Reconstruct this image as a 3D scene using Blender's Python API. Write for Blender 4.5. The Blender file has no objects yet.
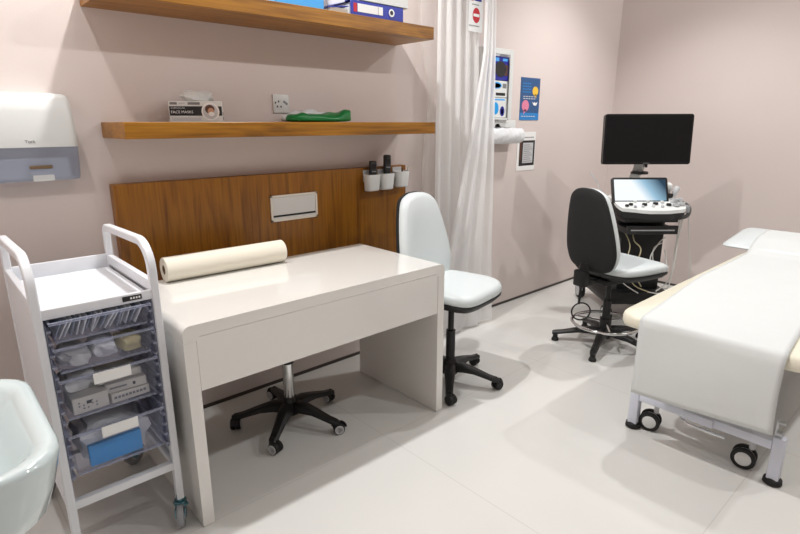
import bpy, bmesh, math, random
from mathutils import Vector, Matrix
random.seed(7)
S = bpy.context.scene
COL = S.collection
PI = math.pi
R = math.radians

# ------------------------------------------------------------------ camera
cam_d = bpy.data.cameras.new('camera')
cam = bpy.data.objects.new('camera', cam_d); COL.objects.link(cam)
cam_d.sensor_fit = 'HORIZONTAL'; cam_d.sensor_width = 36.0
cam_d.lens = 538.71 / 800 * 36.0
cam_d.clip_start = 0.02
YAW, PITCH, ROLL = R(42.0802), R(14.8615), R(-0.1277)
f = Vector((math.sin(YAW)*math.cos(PITCH), math.cos(YAW)*math.cos(PITCH), -math.sin(PITCH)))
r0 = Vector((math.cos(YAW), -math.sin(YAW), 0)); u0 = r0.cross(f)
rr = math.cos(ROLL)*r0 + math.sin(ROLL)*u0
uu = -math.sin(ROLL)*r0 + math.cos(ROLL)*u0
m = Matrix((rr, uu, -f)).transposed().to_4x4()
m.translation = Vector((-0.0041, -2.4587, 1.3736))
cam.matrix_world = m
S.camera = cam

# ------------------------------------------------------------------ world, lamps, exposure
S.view_settings.view_transform = 'Standard'
S.view_settings.look = 'None'
S.view_settings.gamma = 1.0
S.view_settings.use_curve_mapping = False
S.view_settings.exposure = 0.14
w = bpy.data.worlds.new('world'); S.world = w; w.use_nodes = True
w.node_tree.nodes['Background'].inputs[0].default_value = (1, 1, 1, 1)
w.node_tree.nodes['Background'].inputs[1].default_value = 0.0
CEIL = 3.2
def downlight(x, y, power, cone=128, blend=.35, size=0.045, col=(1.0, 0.993, 0.982)):
    d = bpy.data.lights.new('ceiling_downlight', 'SPOT')
    d.spot_size = R(cone); d.spot_blend = blend
    d.energy = power; d.shadow_soft_size = size; d.color = col
    o = bpy.data.objects.new('ceiling_downlight', d); COL.objects.link(o)
    o.location = (x, y, CEIL - 0.06)
for (x, y, p, *c) in ((0.15, -0.47, 56), (1.10, -0.50, 160),
                  (0.9, -2.85, 26, 168, .1), (2.6, -2.85, 52, 168, .1), (4.2, -2.85, 78, 168, .1),
                  (3.7, -0.90, 110, 104, .7)):
    downlight(x, y, p, *c)

# ------------------------------------------------------------------ materials
def sr(r, g, b):
    def c(v):
        v /= 255.0
        return v/12.92 if v <= .04045 else ((v+.055)/1.055)**2.4
    return (c(r), c(g), c(b), 1.0)

def mat(name, col, rough=.5, metal=0.0, spec=.5, coat=0.0, var=0.0, vscale=6.0, bump=0.0, bscale=60.0, trans=0.0, emis=None, sheen=0.0, sss=0.0):
    m = bpy.data.materials.new(name); m.use_nodes = True
    nt = m.node_tree; p = nt.nodes['Principled BSDF']
    p.inputs['Base Color'].default_value = col
    p.inputs['Roughness'].default_value = rough
    p.inputs['Metallic'].default_value = metal
    p.inputs['Specular IOR Level'].default_value = spec
    p.inputs['Coat Weight'].default_value = coat
    p.inputs['Coat Roughness'].default_value = .05
    p.inputs['Transmission Weight'].default_value = trans
    if emis:
        p.inputs['Emission Color'].default_value = emis[0]; p.inputs['Emission Strength'].default_value = emis[1]
    tc = nt.nodes.new('ShaderNodeTexCoord')
    if var > 0:
        n = nt.nodes.new('ShaderNodeTexNoise'); n.inputs['Scale'].default_value = vscale; n.inputs['Detail'].default_value = 4
        nt.links.new(tc.outputs['Object'], n.inputs['Vector'])
        mx = nt.nodes.new('ShaderNodeMix'); mx.data_type = 'RGBA'
        mx.inputs['A'].default_value = (col[0]*(1-var), col[1]*(1-var), col[2]*(1-var), 1)
        mx.inputs['B'].default_value = (min(1, col[0]*(1+var)), min(1, col[1]*(1+var)), min(1, col[2]*(1+var)), 1)
        nt.links.new(n.outputs['Fac'], mx.inputs['Factor'])
        nt.links.new(mx.outputs['Result'], p.inputs['Base Color'])
    if bump > 0:
        n = nt.nodes.new('ShaderNodeTexNoise'); n.inputs['Scale'].default_value = bscale; n.inputs['Detail'].default_value = 3
        nt.links.new(tc.outputs['Object'], n.inputs['Vector'])
        b = nt.nodes.new('ShaderNodeBump'); b.inputs['Strength'].default_value = bump; b.inputs['Distance'].default_value = .01
        nt.links.new(n.outputs['Fac'], b.inputs['Height']); nt.links.new(b.outputs['Normal'], p.inputs['Normal'])
    return m

def wood_mat(name, axis, c1, c2, c3):
    """oak veneer, grain running along `axis` (0 = x, 2 = z)"""
    m = bpy.data.materials.new(name); m.use_nodes = True
    nt = m.node_tree; L = nt.links; p = nt.nodes['Principled BSDF']
    tc = nt.nodes.new('ShaderNodeTexCoord')
    mp = nt.nodes.new('ShaderNodeMapping')
    sc = [9.0, 9.0, 9.0]; sc[axis] = 0.9
    mp.inputs['Scale'].default_value = sc
    L.new(tc.outputs['Object'], mp.inputs['Vector'])
    n1 = nt.nodes.new('ShaderNodeTexNoise'); n1.inputs['Scale'].default_value = 1.4; n1.inputs['Detail'].default_value = 5; n1.inputs['Distortion'].default_value = 1.2
    L.new(mp.outputs['Vector'], n1.inputs['Vector'])
    mp2 = nt.nodes.new('ShaderNodeMapping'); sc2 = [110.0, 110.0, 110.0]; sc2[axis] = 4.0
    mp2.inputs['Scale'].default_value = sc2; L.new(tc.outputs['Object'], mp2.inputs['Vector'])
    n2 = nt.nodes.new('ShaderNodeTexNoise'); n2.inputs['Scale'].default_value = 1.0; n2.inputs['Detail'].default_value = 3
    L.new(mp2.outputs['Vector'], n2.inputs['Vector'])
    wv = nt.nodes.new('ShaderNodeMath'); wv.operation = 'MULTIPLY'; wv.inputs[1].default_value = 16.0
    L.new(n1.outputs['Fac'], wv.inputs[0])
    si = nt.nodes.new('ShaderNodeMath'); si.operation = 'SINE'; L.new(wv.outputs[0], si.inputs[0])
    ma = nt.nodes.new('ShaderNodeMath'); ma.operation = 'MULTIPLY_ADD'; ma.inputs[1].default_value = .11; ma.inputs[2].default_value = .22
    L.new(si.outputs[0], ma.inputs[0])
    ad = nt.nodes.new('ShaderNodeMath'); ad.operation = 'MULTIPLY_ADD'; ad.inputs[1].default_value = .62
    L.new(n2.outputs['Fac'], ad.inputs[0]); L.new(ma.outputs[0], ad.inputs[2])
    cr = nt.nodes.new('ShaderNodeValToRGB')
    cr.color_ramp.elements[0].position = .27; cr.color_ramp.elements[0].color = c1
    cr.color_ramp.elements[1].position = .74; cr.color_ramp.elements[1].color = c3
    e = cr.color_ramp.elements.new(.5); e.color = c2
    L.new(ad.outputs[0], cr.inputs['Fac']); L.new(cr.outputs['Color'], p.inputs['Base Color'])
    p.inputs['Roughness'].default_value = .38
    return m

def clear_mat(name, tint, gl=.12, rough=.08):
    m = bpy.data.materials.new(name); m.use_nodes = True
    nt = m.node_tree; nt.nodes.clear(); L = nt.links
    out = nt.nodes.new('ShaderNodeOutputMaterial')
    tr = nt.nodes.new('ShaderNodeBsdfTransparent'); tr.inputs[0].default_value = tint
    g = nt.nodes.new('ShaderNodeBsdfPrincipled'); g.inputs['Base Color'].default_value = (.55, .58, .68, 1); g.inputs['Roughness'].default_value = rough
    lw = nt.nodes.new('ShaderNodeLayerWeight'); lw.inputs['Blend'].default_value = .35
    mm = nt.nodes.new('ShaderNodeMath'); mm.operation = 'MULTIPLY_ADD'; mm.inputs[1].default_value = .22; mm.inputs[2].default_value = gl
    L.new(lw.outputs['Facing'], mm.inputs[0])
    mx = nt.nodes.new('ShaderNodeMixShader'); L.new(mm.outputs[0], mx.inputs['Fac'])
    L.new(tr.outputs[0], mx.inputs[1]); L.new(g.outputs[0], mx.inputs[2]); L.new(mx.outputs[0], out.inputs['Surface'])
    return m

def sheer_mat(name, col, transparent, translucent):
    m = bpy.data.materials.new(name); m.use_nodes = True
    nt = m.node_tree; nt.nodes.clear(); L = nt.links
    out = nt.nodes.new('ShaderNodeOutputMaterial')
    d = nt.nodes.new('ShaderNodeBsdfDiffuse'); d.inputs[0].default_value = col
    t = nt.nodes.new('ShaderNodeBsdfTranslucent'); t.inputs[0].default_value = col
    tp = nt.nodes.new('ShaderNodeBsdfTransparent')
    a = nt.nodes.new('ShaderNodeMixShader'); a.inputs[0].default_value = translucent
    L.new(d.outputs[0], a.inputs[1]); L.new(t.outputs[0], a.inputs[2])
    b = nt.nodes.new('ShaderNodeMixShader'); b.inputs[0].default_value = transparent
    L.new(a.outputs[0], b.inputs[1]); L.new(tp.outputs[0], b.inputs[2]); L.new(b.outputs[0], out.inputs['Surface'])
    return m

M = {}
M['wall'] = mat('painted_wall_pink', sr(217, 205, 200), .55, spec=.3, var=.015, vscale=2.0, bump=.04, bscale=180)
M['ceiling'] = mat('ceiling_paint', sr(168, 166, 163), .8)
M['gap'] = mat('shadow_gap', sr(70, 62, 56), .6)
M['oakx'] = wood_mat('oak_horizontal', 0, sr(92, 56, 5), sr(138, 89, 13), sr(168, 114, 28))
M['oakz'] = wood_mat('oak_vertical', 2, sr(92, 52, 5), sr(126, 77, 11), sr(148, 96, 20))
M['gloss'] = mat('white_gloss_lacquer', sr(228, 226, 221), .12, spec=.5, coat=.5)
M['white'] = mat('white_plastic', sr(216, 218, 216), .35)
M['whitem'] = mat('white_powder_coat', sr(222, 224, 228), .35)
M['grey'] = mat('grey_plastic', sr(150, 152, 156), .45)
M['dgrey'] = mat('dark_grey_plastic', sr(78, 78, 76), .45)
M['lgrey'] = mat('light_grey_plastic', sr(196, 198, 200), .4)
M['black'] = mat('black_plastic', sr(20, 20, 21), .45, bump=.05, bscale=200)
M['blackf'] = mat('black_fabric', sr(24, 24, 25), .8, bump=.15, bscale=400)
M['rubber'] = mat('black_rubber', sr(18, 18, 18), .6)
M['chrome'] = mat('chrome', sr(215, 215, 215), .12, metal=1.0)
M['steel'] = mat('brushed_steel', sr(185, 187, 190), .35, metal=1.0)
M['silver'] = mat('silver_lilac_paint', sr(212, 216, 228), .35, spec=.5)
M['vinylw'] = mat('white_vinyl', sr(212, 219, 220), .35, bump=.03, bscale=250)
M['vinylc'] = mat('cream_vinyl', sr(230, 225, 206), .4, bump=.03, bscale=250)
M['paper'] = mat('white_couch_paper', sr(212, 215, 214), .8, var=.02, vscale=8, bump=.12, bscale=12)
M['rollp'] = mat('rolled_paper', sr(226, 220, 204), .8, var=.02, vscale=20)
M['card'] = mat('brown_cardboard', sr(120, 98, 72), .8)
M['ceramic'] = mat('white_ceramic', sr(200, 213, 214), .06, coat=.6)
M['screen'] = mat('dark_screen', sr(16, 16, 17), .3, spec=.3)
M['bezel'] = mat('black_bezel', sr(12, 12, 13), .3)
M['white_ink'] = mat('white_print', sr(238, 238, 236), .5)
M['black_ink'] = mat('black_print', sr(26, 26, 28), .5)
M['grey_ink'] = mat('grey_print', sr(120, 120, 122), .5)
M['red'] = mat('red_print', sr(190, 22, 40), .5)
M['blue'] = mat('royal_blue_board', sr(16, 40, 160), .4)
M['navy'] = mat('navy_blue_print', sr(22, 32, 140), .4)
M['sky'] = mat('sky_blue_board', sr(70, 165, 235), .45)
M['cyan'] = mat('cyan_blue_card', sr(0, 150, 222), .4)
M['pblue'] = mat('poster_blue', sr(44, 84, 132), .5)
M['pblue2'] = mat('poster_bright_blue', sr(36, 128, 196), .5)
M['yellow'] = mat('poster_yellow', sr(236, 190, 60), .5)
M['pink'] = mat('poster_pink', sr(222, 130, 160), .5)
M['green'] = mat('green_film', sr(10, 128, 62), .28, var=.12, vscale=30)
M['skin'] = mat('photo_skin', sr(196, 150, 120), .6)
M['brown'] = mat('photo_brown', sr(84, 52, 40), .6)
M['clear'] = clear_mat('clear_plastic', (.95, .955, .985, 1), .035)
M['rim'] = clear_mat('tray_rim_plastic', (.84, .86, .95, 1), .30)
M['runner'] = clear_mat('runner_plastic', (.62, .65, .78, 1), .35)
M['dispblue'] = clear_mat('blue_tinted_cover', (.72, .78, .90, 1), .42, .25)
M['curtain'] = sheer_mat('sheer_curtain', sr(252, 252, 252), .14, .5)
M['sheer'] = sheer_mat('very_sheer_curtain', sr(236, 232, 228), .62, .4)
M['packet'] = mat('sterile_paper', sr(232, 234, 236), .5, var=.12, vscale=40)
M['packetb'] = mat('sterile_film', sr(150, 160, 176), .25, var=.15, vscale=40)
M['carton'] = mat('white_carton', sr(212, 208, 196), .6, var=.04, vscale=20)
M['bagf'] = mat('plastic_bag_film', sr(216, 216, 212), .3, var=.1, vscale=25, bump=.4, bscale=40)
M['bagy'] = mat('cream_packet', sr(214, 202, 150), .4, var=.15, vscale=30)
M['castmetal'] = mat('zinc_plated', sr(110, 150, 160), .3, metal=1.0)
M['cablew'] = mat('white_cable', sr(214, 214, 208), .5)
M['cabley'] = mat('beige_cable', sr(196, 186, 150), .5)
M['apron'] = mat('white_plastic_film', sr(226, 228, 230), .35, bump=.6, bscale=35)
M['frame'] = mat('aluminium_frame', sr(218, 210, 196), .4, metal=.0)
M['flap'] = mat('aluminium_flap', sr(206, 204, 200), .4, metal=.0)

def floor_mat():
    m = mat('large_white_floor_tile', sr(222, 219, 212), .22, spec=.4)
    nt = m.node_tree; L = nt.links; p = nt.nodes['Principled BSDF']
    tc = nt.nodes.new('ShaderNodeTexCoord'); sx = nt.nodes.new('ShaderNodeSeparateXYZ'); L.new(tc.outputs['Object'], sx.inputs[0])
    def line(out, off, per, w):
        a = nt.nodes.new('ShaderNodeMath'); a.operation = 'ADD'; a.inputs[1].default_value = off + 12*per; L.new(out, a.inputs[0])
        b = nt.nodes.new('ShaderNodeMath'); b.operation = 'MODULO'; b.inputs[1].default_value = per; L.new(a.outputs[0], b.inputs[0])
        c = nt.nodes.new('ShaderNodeMath'); c.operation = 'LESS_THAN'; c.inputs[1].default_value = w; L.new(b.outputs[0], c.inputs[0])
        return c.outputs[0]
    l1 = line(sx.outputs['X'], -1.4, 1.2, .0035); l2 = line(sx.outputs['Y'], 2.0, 1.2, .0035)
    mx = nt.nodes.new('ShaderNodeMath'); mx.operation = 'MAXIMUM'; L.new(l1, mx.inputs[0]); L.new(l2, mx.inputs[1])
    n = nt.nodes.new('ShaderNodeTexNoise'); n.inputs['Scale'].default_value = 2.2; n.inputs['Detail'].default_value = 6
    L.new(tc.outputs['Object'], n.inputs['Vector'])
    c0 = nt.nodes.new('ShaderNodeMix'); c0.data_type = 'RGBA'; c0.inputs['A'].default_value = sr(214, 213, 209); c0.inputs['B'].default_value = sr(221, 220, 216)
    L.new(n.outputs['Fac'], c0.inputs['Factor'])
    c1 = nt.nodes.new('ShaderNodeMix'); c1.data_type = 'RGBA'; c1.inputs['B'].default_value = sr(203, 201, 196)
    L.new(c0.outputs['Result'], c1.inputs['A']); L.new(mx.outputs[0], c1.inputs['Factor'])
    L.new(c1.outputs['Result'], p.inputs['Base Color'])
    return m
M['floor'] = floor_mat()

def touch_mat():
    """touch display with an emissive colour ramp: pale at left fading to deep blue at right"""
    m = bpy.data.materials.new('touch_display_ramp'); m.use_nodes = True
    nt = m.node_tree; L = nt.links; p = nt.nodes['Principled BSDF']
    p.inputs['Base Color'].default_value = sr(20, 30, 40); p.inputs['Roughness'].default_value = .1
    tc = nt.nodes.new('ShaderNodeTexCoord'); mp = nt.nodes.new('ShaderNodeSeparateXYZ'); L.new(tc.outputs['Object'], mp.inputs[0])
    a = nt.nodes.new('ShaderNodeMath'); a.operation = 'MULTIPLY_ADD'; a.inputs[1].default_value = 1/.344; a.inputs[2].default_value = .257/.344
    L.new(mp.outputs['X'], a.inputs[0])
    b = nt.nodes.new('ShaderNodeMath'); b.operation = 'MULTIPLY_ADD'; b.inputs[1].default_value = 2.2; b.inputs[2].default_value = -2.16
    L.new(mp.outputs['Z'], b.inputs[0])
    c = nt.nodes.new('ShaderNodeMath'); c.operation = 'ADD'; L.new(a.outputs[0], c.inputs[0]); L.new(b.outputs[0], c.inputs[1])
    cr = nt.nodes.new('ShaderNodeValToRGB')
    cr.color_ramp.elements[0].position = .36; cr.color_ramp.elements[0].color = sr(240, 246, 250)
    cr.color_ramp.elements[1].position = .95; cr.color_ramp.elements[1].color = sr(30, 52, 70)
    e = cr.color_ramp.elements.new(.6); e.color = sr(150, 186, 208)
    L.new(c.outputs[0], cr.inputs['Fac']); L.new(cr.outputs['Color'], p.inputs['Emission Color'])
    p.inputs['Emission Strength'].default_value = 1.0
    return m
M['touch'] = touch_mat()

# ------------------------------------------------------------------ mesh builder
class MB:
    def __init__(s): s.bm = bmesh.new()
    def box(s, c, d, bevel=0, seg=2, rot=None):
        t = bmesh.new(); bmesh.ops.create_cube(t, size=1)
        for v in t.verts: v.co = Vector((v.co.x*d[0], v.co.y*d[1], v.co.z*d[2]))
        if bevel: bmesh.ops.bevel(t, geom=list(t.edges), offset=bevel, segments=seg, affect='EDGES', profile=.5)
        mt = Matrix.Translation(Vector(c)) @ (rot.to_4x4() if rot else Matrix.Identity(4))
        t.transform(mt); s._add(t); return s
    def bb(s, x0, x1, y0, y1, z0, z1, bevel=0, seg=2):
        return s.box(((x0+x1)/2, (y0+y1)/2, (z0+z1)/2), (abs(x1-x0), abs(y1-y0), abs(z1-z0)), bevel, seg)
    def _add(s, t):
        me = bpy.data.meshes.new('t'); t.to_mesh(me); t.free(); s.bm.from_mesh(me); bpy.data.meshes.remove(me)
    def loft(s, rings, cap=True, closed=False):
        vs = [[s.bm.verts.new(p) for p in r] for r in rings]
        n = len(vs[0]); k = len(vs)
        for i in range(k if closed else k-1):
            a, b = vs[i], vs[(i+1) % k]
            for j in range(n):
                try: s.bm.faces.new((a[j], a[(j+1) % n], b[(j+1) % n], b[j]))
                except ValueError: pass
        if cap and not closed:
            s.bm.faces.new(list(reversed(vs[0]))); s.bm.faces.new(vs[-1])
        return s
    def cyl(s, p0, p1, r0, r1=None, n=20):
        r1 = r0 if r1 is None else r1
        p0, p1 = Vector(p0), Vector(p1); d = (p1-p0).normalized()
        a = d.orthogonal().normalized(); b = d.cross(a)
        ring = lambda p, r: [p + a*(r*math.cos(2*PI*i/n)) + b*(r*math.sin(2*PI*i/n)) for i in range(n)]
        return s.loft([ring(p0, r0), ring(p1, r1)])
    def lathe(s, p, axis, prof, n=28):
        """prof: (distance along axis, radius)"""
        p = Vector(p); d = Vector(axis).normalized(); a = d.orthogonal().normalized(); b = d.cross(a)
        rings = [[p + d*h + a*(r*math.cos(2*PI*i/n)) + b*(r*math.sin(2*PI*i/n)) for i in range(n)] for h, r in prof]
        return s.loft(rings)
    def tube(s, pts, r, n=10, closed=False, prof=None, up=None):
        pts = [Vector(p) for p in pts]; k = len(pts); rings = []
        t0 = None; a = None
        for i in range(k):
            if closed: t = (pts[(i+1) % k]-pts[i-1]).normalized()
            else: t = (pts[min(i+1, k-1)]-pts[max(i-1, 0)]).normalized()
            if up is not None:
                a = Vector(up); a = (a - t*a.dot(t)).normalized()
            elif a is None: a = t.orthogonal().normalized()
            else: a = (a - t*a.dot(t)).normalized()
            b = t.cross(a)
            if prof: rings.append([pts[i] + a*q[0] + b*q[1] for q in prof])
            else: rings.append([pts[i] + a*(r*math.cos(2*PI*j/n)) + b*(r*math.sin(2*PI*j/n)) for j in range(n)])
        return s.loft(rings, cap=not closed, closed=closed)
    def prism(s, poly, fn, h0, h1):
        """poly 2D points, fn(u,v,h)->3D"""
        return s.loft([[Vector(fn(u, v, h0)) for u, v in poly], [Vector(fn(u, v, h1)) for u, v in poly]])
    def grid(s, fn, nu, nv):
        vs = [[s.bm.verts.new(fn(i/nu, j/nv)) for j in range(nv+1)] for i in range(nu+1)]
        for i in range(nu):
            for j in range(nv):
                s.bm.faces.new((vs[i][j], vs[i+1][j], vs[i+1][j+1], vs[i][j+1]))
        return s
    def pad(s, outline, rings, fn):
        """outline 2D; rings (scale, depth); fn(u,v,d)->3D, closed both ends by fans"""
        cx = sum(p[0] for p in outline)/len(outline); cy = sum(p[1] for p in outline)/len(outline)
        rr = []
        for sc, d in rings:
            rr.append([Vector(fn(cx+(u-cx)*sc, cy+(v-cy)*sc, d)) for u, v in outline])
        return s.loft(rr)
    def xf(s, mt): s.bm.transform(mt); return s
    def build(s, name, material, parent=None, loc=None, smooth=.7, solid=0):
        bmesh.ops.recalc_face_normals(s.bm, faces=s.bm.faces)
        me = bpy.data.meshes.new(name); s.bm.to_mesh(me); s.bm.free()
        me.materials.append(material)
        me.polygons.foreach_set('use_smooth', [True]*len(me.polygons))
        me.set_sharp_from_angle(angle=smooth)
        o = bpy.data.objects.new(name, me); COL.objects.link(o)
        if parent: o.parent = parent
        if loc: o.location = loc
        if solid:
            md = o.modifiers.new('thickness', 'SOLIDIFY'); md.thickness = solid; md.offset = 0
        return o

def tag(o, label, cat, group=None):
    o['label'] = label; o['category'] = cat
    if group: o['group'] = group
    return o
def thing(name, label, cat, loc=(0, 0, 0), rz=0, group=None):
    o = bpy.data.objects.new(name, None); COL.objects.link(o)
    o.empty_display_size = .1; o.location = loc; o.rotation_euler = (0, 0, rz)
    return tag(o, label, cat, group)
def struct(o): o['kind'] = 'structure'; return o
def copy_thing(root, loc, rz, label):
    r = root.copy(); COL.objects.link(r); r.location = loc; r.rotation_euler = (0, 0, rz); r['label'] = label
    for ch in list(root.children):
        c = ch.copy(); COL.objects.link(c); c.parent = r
        for g in list(ch.children):
            d = g.copy(); COL.objects.link(d); d.parent = c
    return r
def text(body, size, material, parent, mt, name='lettering', align='CENTER'):
    c = bpy.data.curves.new('t', 'FONT'); c.body = body; c.size = size; c.extrude = .0004; c.align_x = align; c.align_y = 'CENTER'; c.resolution_u = 3
    o = bpy.data.objects.new('t', c); COL.objects.link(o)
    me = bpy.data.meshes.new_from_object(o.evaluated_get(bpy.context.evaluated_depsgraph_get()))
    bpy.data.objects.remove(o); bpy.data.curves.remove(c)
    me.transform(mt); me.materials.clear(); me.materials.append(material)
    q = bpy.data.objects.new(name, me); COL.objects.link(q); q.parent = parent
    return q
def rrect(w, h, r, n=5):
    pts = []
    for cx, cy, a0 in ((w/2-r, h/2-r, 0), (-w/2+r, h/2-r, 90), (-w/2+r, -h/2+r, 180), (w/2-r, -h/2+r, 270)):
        for i in range(n+1):
            a = R(a0 + 90*i/n); pts.append((cx+r*math.cos(a), cy+r*math.sin(a)))
    return pts
def spline(pts, n=6, closed=True):
    out = []; k = len(pts)
    pts = [Vector(p) for p in pts]
    for i in range(k if closed else k-1):
        if closed: p0, p1, p2, p3 = pts[i-1], pts[i], pts[(i+1) % k], pts[(i+2) % k]
        else: p0, p1, p2, p3 = pts[max(i-1, 0)], pts[i], pts[i+1], pts[min(i+2, k-1)]
        for j in range(n):
            t = j/n
            out.append(.5*((2*p1)+(p2-p0)*t+(2*p0-5*p1+4*p2-p3)*t*t+(3*p1-p0-3*p2+p3)*t**3))
    if not closed: out.append(pts[-1])
    return out
FRONT = Matrix.Rotation(PI/2, 4, 'X')            # text plane facing -y
def front_at(x, y, z): return Matrix.Translation((x, y, z)) @ FRONT

# ------------------------------------------------------------------ room shell
XL, XR, YF = -0.475, 4.80, -7.0
struct(MB().bb(XL-.1, XR+.1, YF-.1, .1, -.1, 0).build('floor', M['floor']))
struct(MB().bb(XL-.1, XR+.1, YF-.1, .1, CEIL, CEIL+.1).build('ceiling', M['ceiling']))
struct(MB().bb(XL-.1, XR+.1, 0, .1, 0, CEIL).build('wall_back', M['wall']))
struct(MB().bb(XR, XR+.1, YF, 0, 0, CEIL).build('wall_right', M['wall']))
struct(MB().bb(XL-.1, XL, YF, 0, 0, CEIL).build('wall_left', M['wall']))
struct(MB().bb(XL-.1, XR+.1, YF-.1, YF, 0, CEIL).build('wall_front', M['wall']))
struct(MB().bb(XL, XR, -.004, 0, 0, .018).build('shadow_gap_back', M['gap']))  # both dark strips: shade of the wall-foot groove put into their colour
struct(MB().bb(XR-.004, XR, YF, -.004, 0, .018).build('shadow_gap_right', M['gap']))

# ------------------------------------------------------------------ oak shelves and back panel
tag(MB().bb(.589, 2.190, -.301, 0, 1.806, 1.867, .0015, 1).build('wall_shelf', M['oakx']),
    'upper oak floating shelf carrying blue and white files', 'shelf', 'oak wall shelves')
tag(MB().bb(.604, 2.208, -.303, 0, 1.322, 1.383, .0015, 1).build('wall_shelf', M['oakx']),
    'lower oak floating shelf carrying the face mask box and green packet', 'shelf', 'oak wall shelves')
PY = -.05
t = thing('wall_panel', 'wide oak veneer panel on the wall behind the white desk', 'wall panel', (1.41, 0, .58))
MB().bb(.602-1.41, 2.218-1.41, PY, 0, 0, 1.137-.58, .0015, 1).build('board', M['oakz'], t)
# power outlet flap set in the panel
t = thing('cable_access_box', 'silver rectangular flap box set in the oak panel above the desk', 'power box', (1.44, PY, .965))
mb = MB(); W2, H2 = .137, .066
for (a, b, c, d) in ((-W2, W2, H2-.010, H2), (-W2, W2, -H2, -H2+.012), (-W2, -W2+.011, -H2, H2), (W2-.011, W2, -H2, H2)):
    mb.bb(a, b, -.008, 0, c, d, .001, 1)
mb.build('frame', M['frame'], t)
MB().bb(-W2+.012, W2-.012, -.006, -.001, -H2+.032, H2-.011, .001, 1).build('flap', M['flap'], t)
MB().bb(-W2+.012, W2-.012, -.003, 0, -H2+.022, -H2+.032).build('slot', M['black'], t)
MB().bb(-W2+.012, W2-.012, -.006, -.0005, -H2+.012, -H2+.022).build('sill', M['flap'], t)

# ------------------------------------------------------------------ white desk
X0, X1, DF, DB, DH, TH = .554, 1.767, -.807, -.20, .75, .042
t = thing('desk', 'white gloss desk with panel sides standing under the oak shelves', 'desk', ((X0+X1)/2, (DF+DB)/2, 0))
ox, oy = (X0+X1)/2, (DF+DB)/2
rad = .026; poly = []
hw = (X1-X0)/2
for cx, a0 in ((hw-rad, 0), (-hw+rad, 90)):
    for i in range(7):
        a = R(a0+90*i/6); poly.append((cx+rad*math.cos(a), DH-rad+rad*math.sin(a)))
poly += [(-hw, DH-TH-.014), (-hw+TH, DH-TH-.014), (-hw+TH+.012, DH-TH), (hw-TH-.012, DH-TH), (hw-TH, DH-TH-.014), (hw, DH-TH-.014)]
MB().prism(poly, lambda u, v, h: (u, h, v), DF-oy, DB-oy).build('desktop', M['gloss'], t, smooth=.5)
for sx in (-1, 1):
    a = sx*(hw-TH/2)
    MB().bb(a-TH/2, a+TH/2, DF-oy, DB-oy, 0.002, DH-TH-.0145, .0012, 1).build('side_panel', M['gloss'], t)
MB().bb(-hw+TH+.0008, hw-TH-.0008, DF-oy+.0015, DF-oy+.02, .514, DH-TH-.0012, .0012, 1).build('apron', M['gloss'], t)

# paper roll lying on the desk
RR = .051
pa, pb = Vector((.700, -.245, DH+RR+.001)), Vector((1.235, -.262, DH+RR+.001))
ax = (pb-pa).normalized()
t = thing('paper_roll', 'rolled cream couch paper lying on the desk against the oak panel', 'paper roll', (pa+pb)/2)
Ln = (pb-pa).length/2
mb = MB(); n = 40; a1 = Vector((0, 0, 1)); b1 = ax.cross(a1)
def rg(h, r): return [ax*h + a1*(r*math.cos(2*PI*i/n)) + b1*(r*math.sin(2*PI*i/n)) for i in range(n)]
mb.loft([rg(-Ln, .02), rg(-Ln, RR-.002), rg(-Ln+.002, RR), rg(Ln-.002, RR), rg(Ln, RR-.002), rg(Ln, .02)], closed=True)
mb.build('paper', M['rollp'], t, smooth=.5)
mb = MB(); mb.loft([rg(-Ln+.001, .0198), rg(Ln-.001, .0198), rg(Ln-.001, .0165), rg(-Ln+.001, .0165)], closed=True)
mb.build('core', M['card'], t)

# ------------------------------------------------------------------ chairs
def caster(mb_hood, mb_wheel, p, yaw, rw=.026):
    """twin castor under point p (p.z = wheel centre + stem)"""
    d = Vector((math.cos(yaw), math.sin(yaw), 0)); s_ = Vector((-d.y, d.x, 0))
    c = Vector((p[0], p[1], rw+.001)) + d*.012
    for k in (-1, 1):
        mb_wheel.lathe(c + s_*(.004 if k > 0 else -.004), s_*k, [(0, rw*.8), (0, rw), (.016, rw), (.019, rw*.85), (.019, rw*.55)], 20)
    mb_hood.cyl((p[0], p[1], rw), (p[0], p[1], rw*2+.02), .007)
    hood = []
    for i in range(9):
        a = R(20*i)
        hood.append(c + d*(math.cos(a)*rw*1.08) + Vector((0, 0, math.sin(a)*rw*1.08)))
    mb_hood.tube(hood, 0, prof=[(-.002, -.010), (.002, -.010), (.002, .010), (-.002, .010)], up=s_.cross(Vector((0, 0, 1))) if False else None)
    return c, s_

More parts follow.
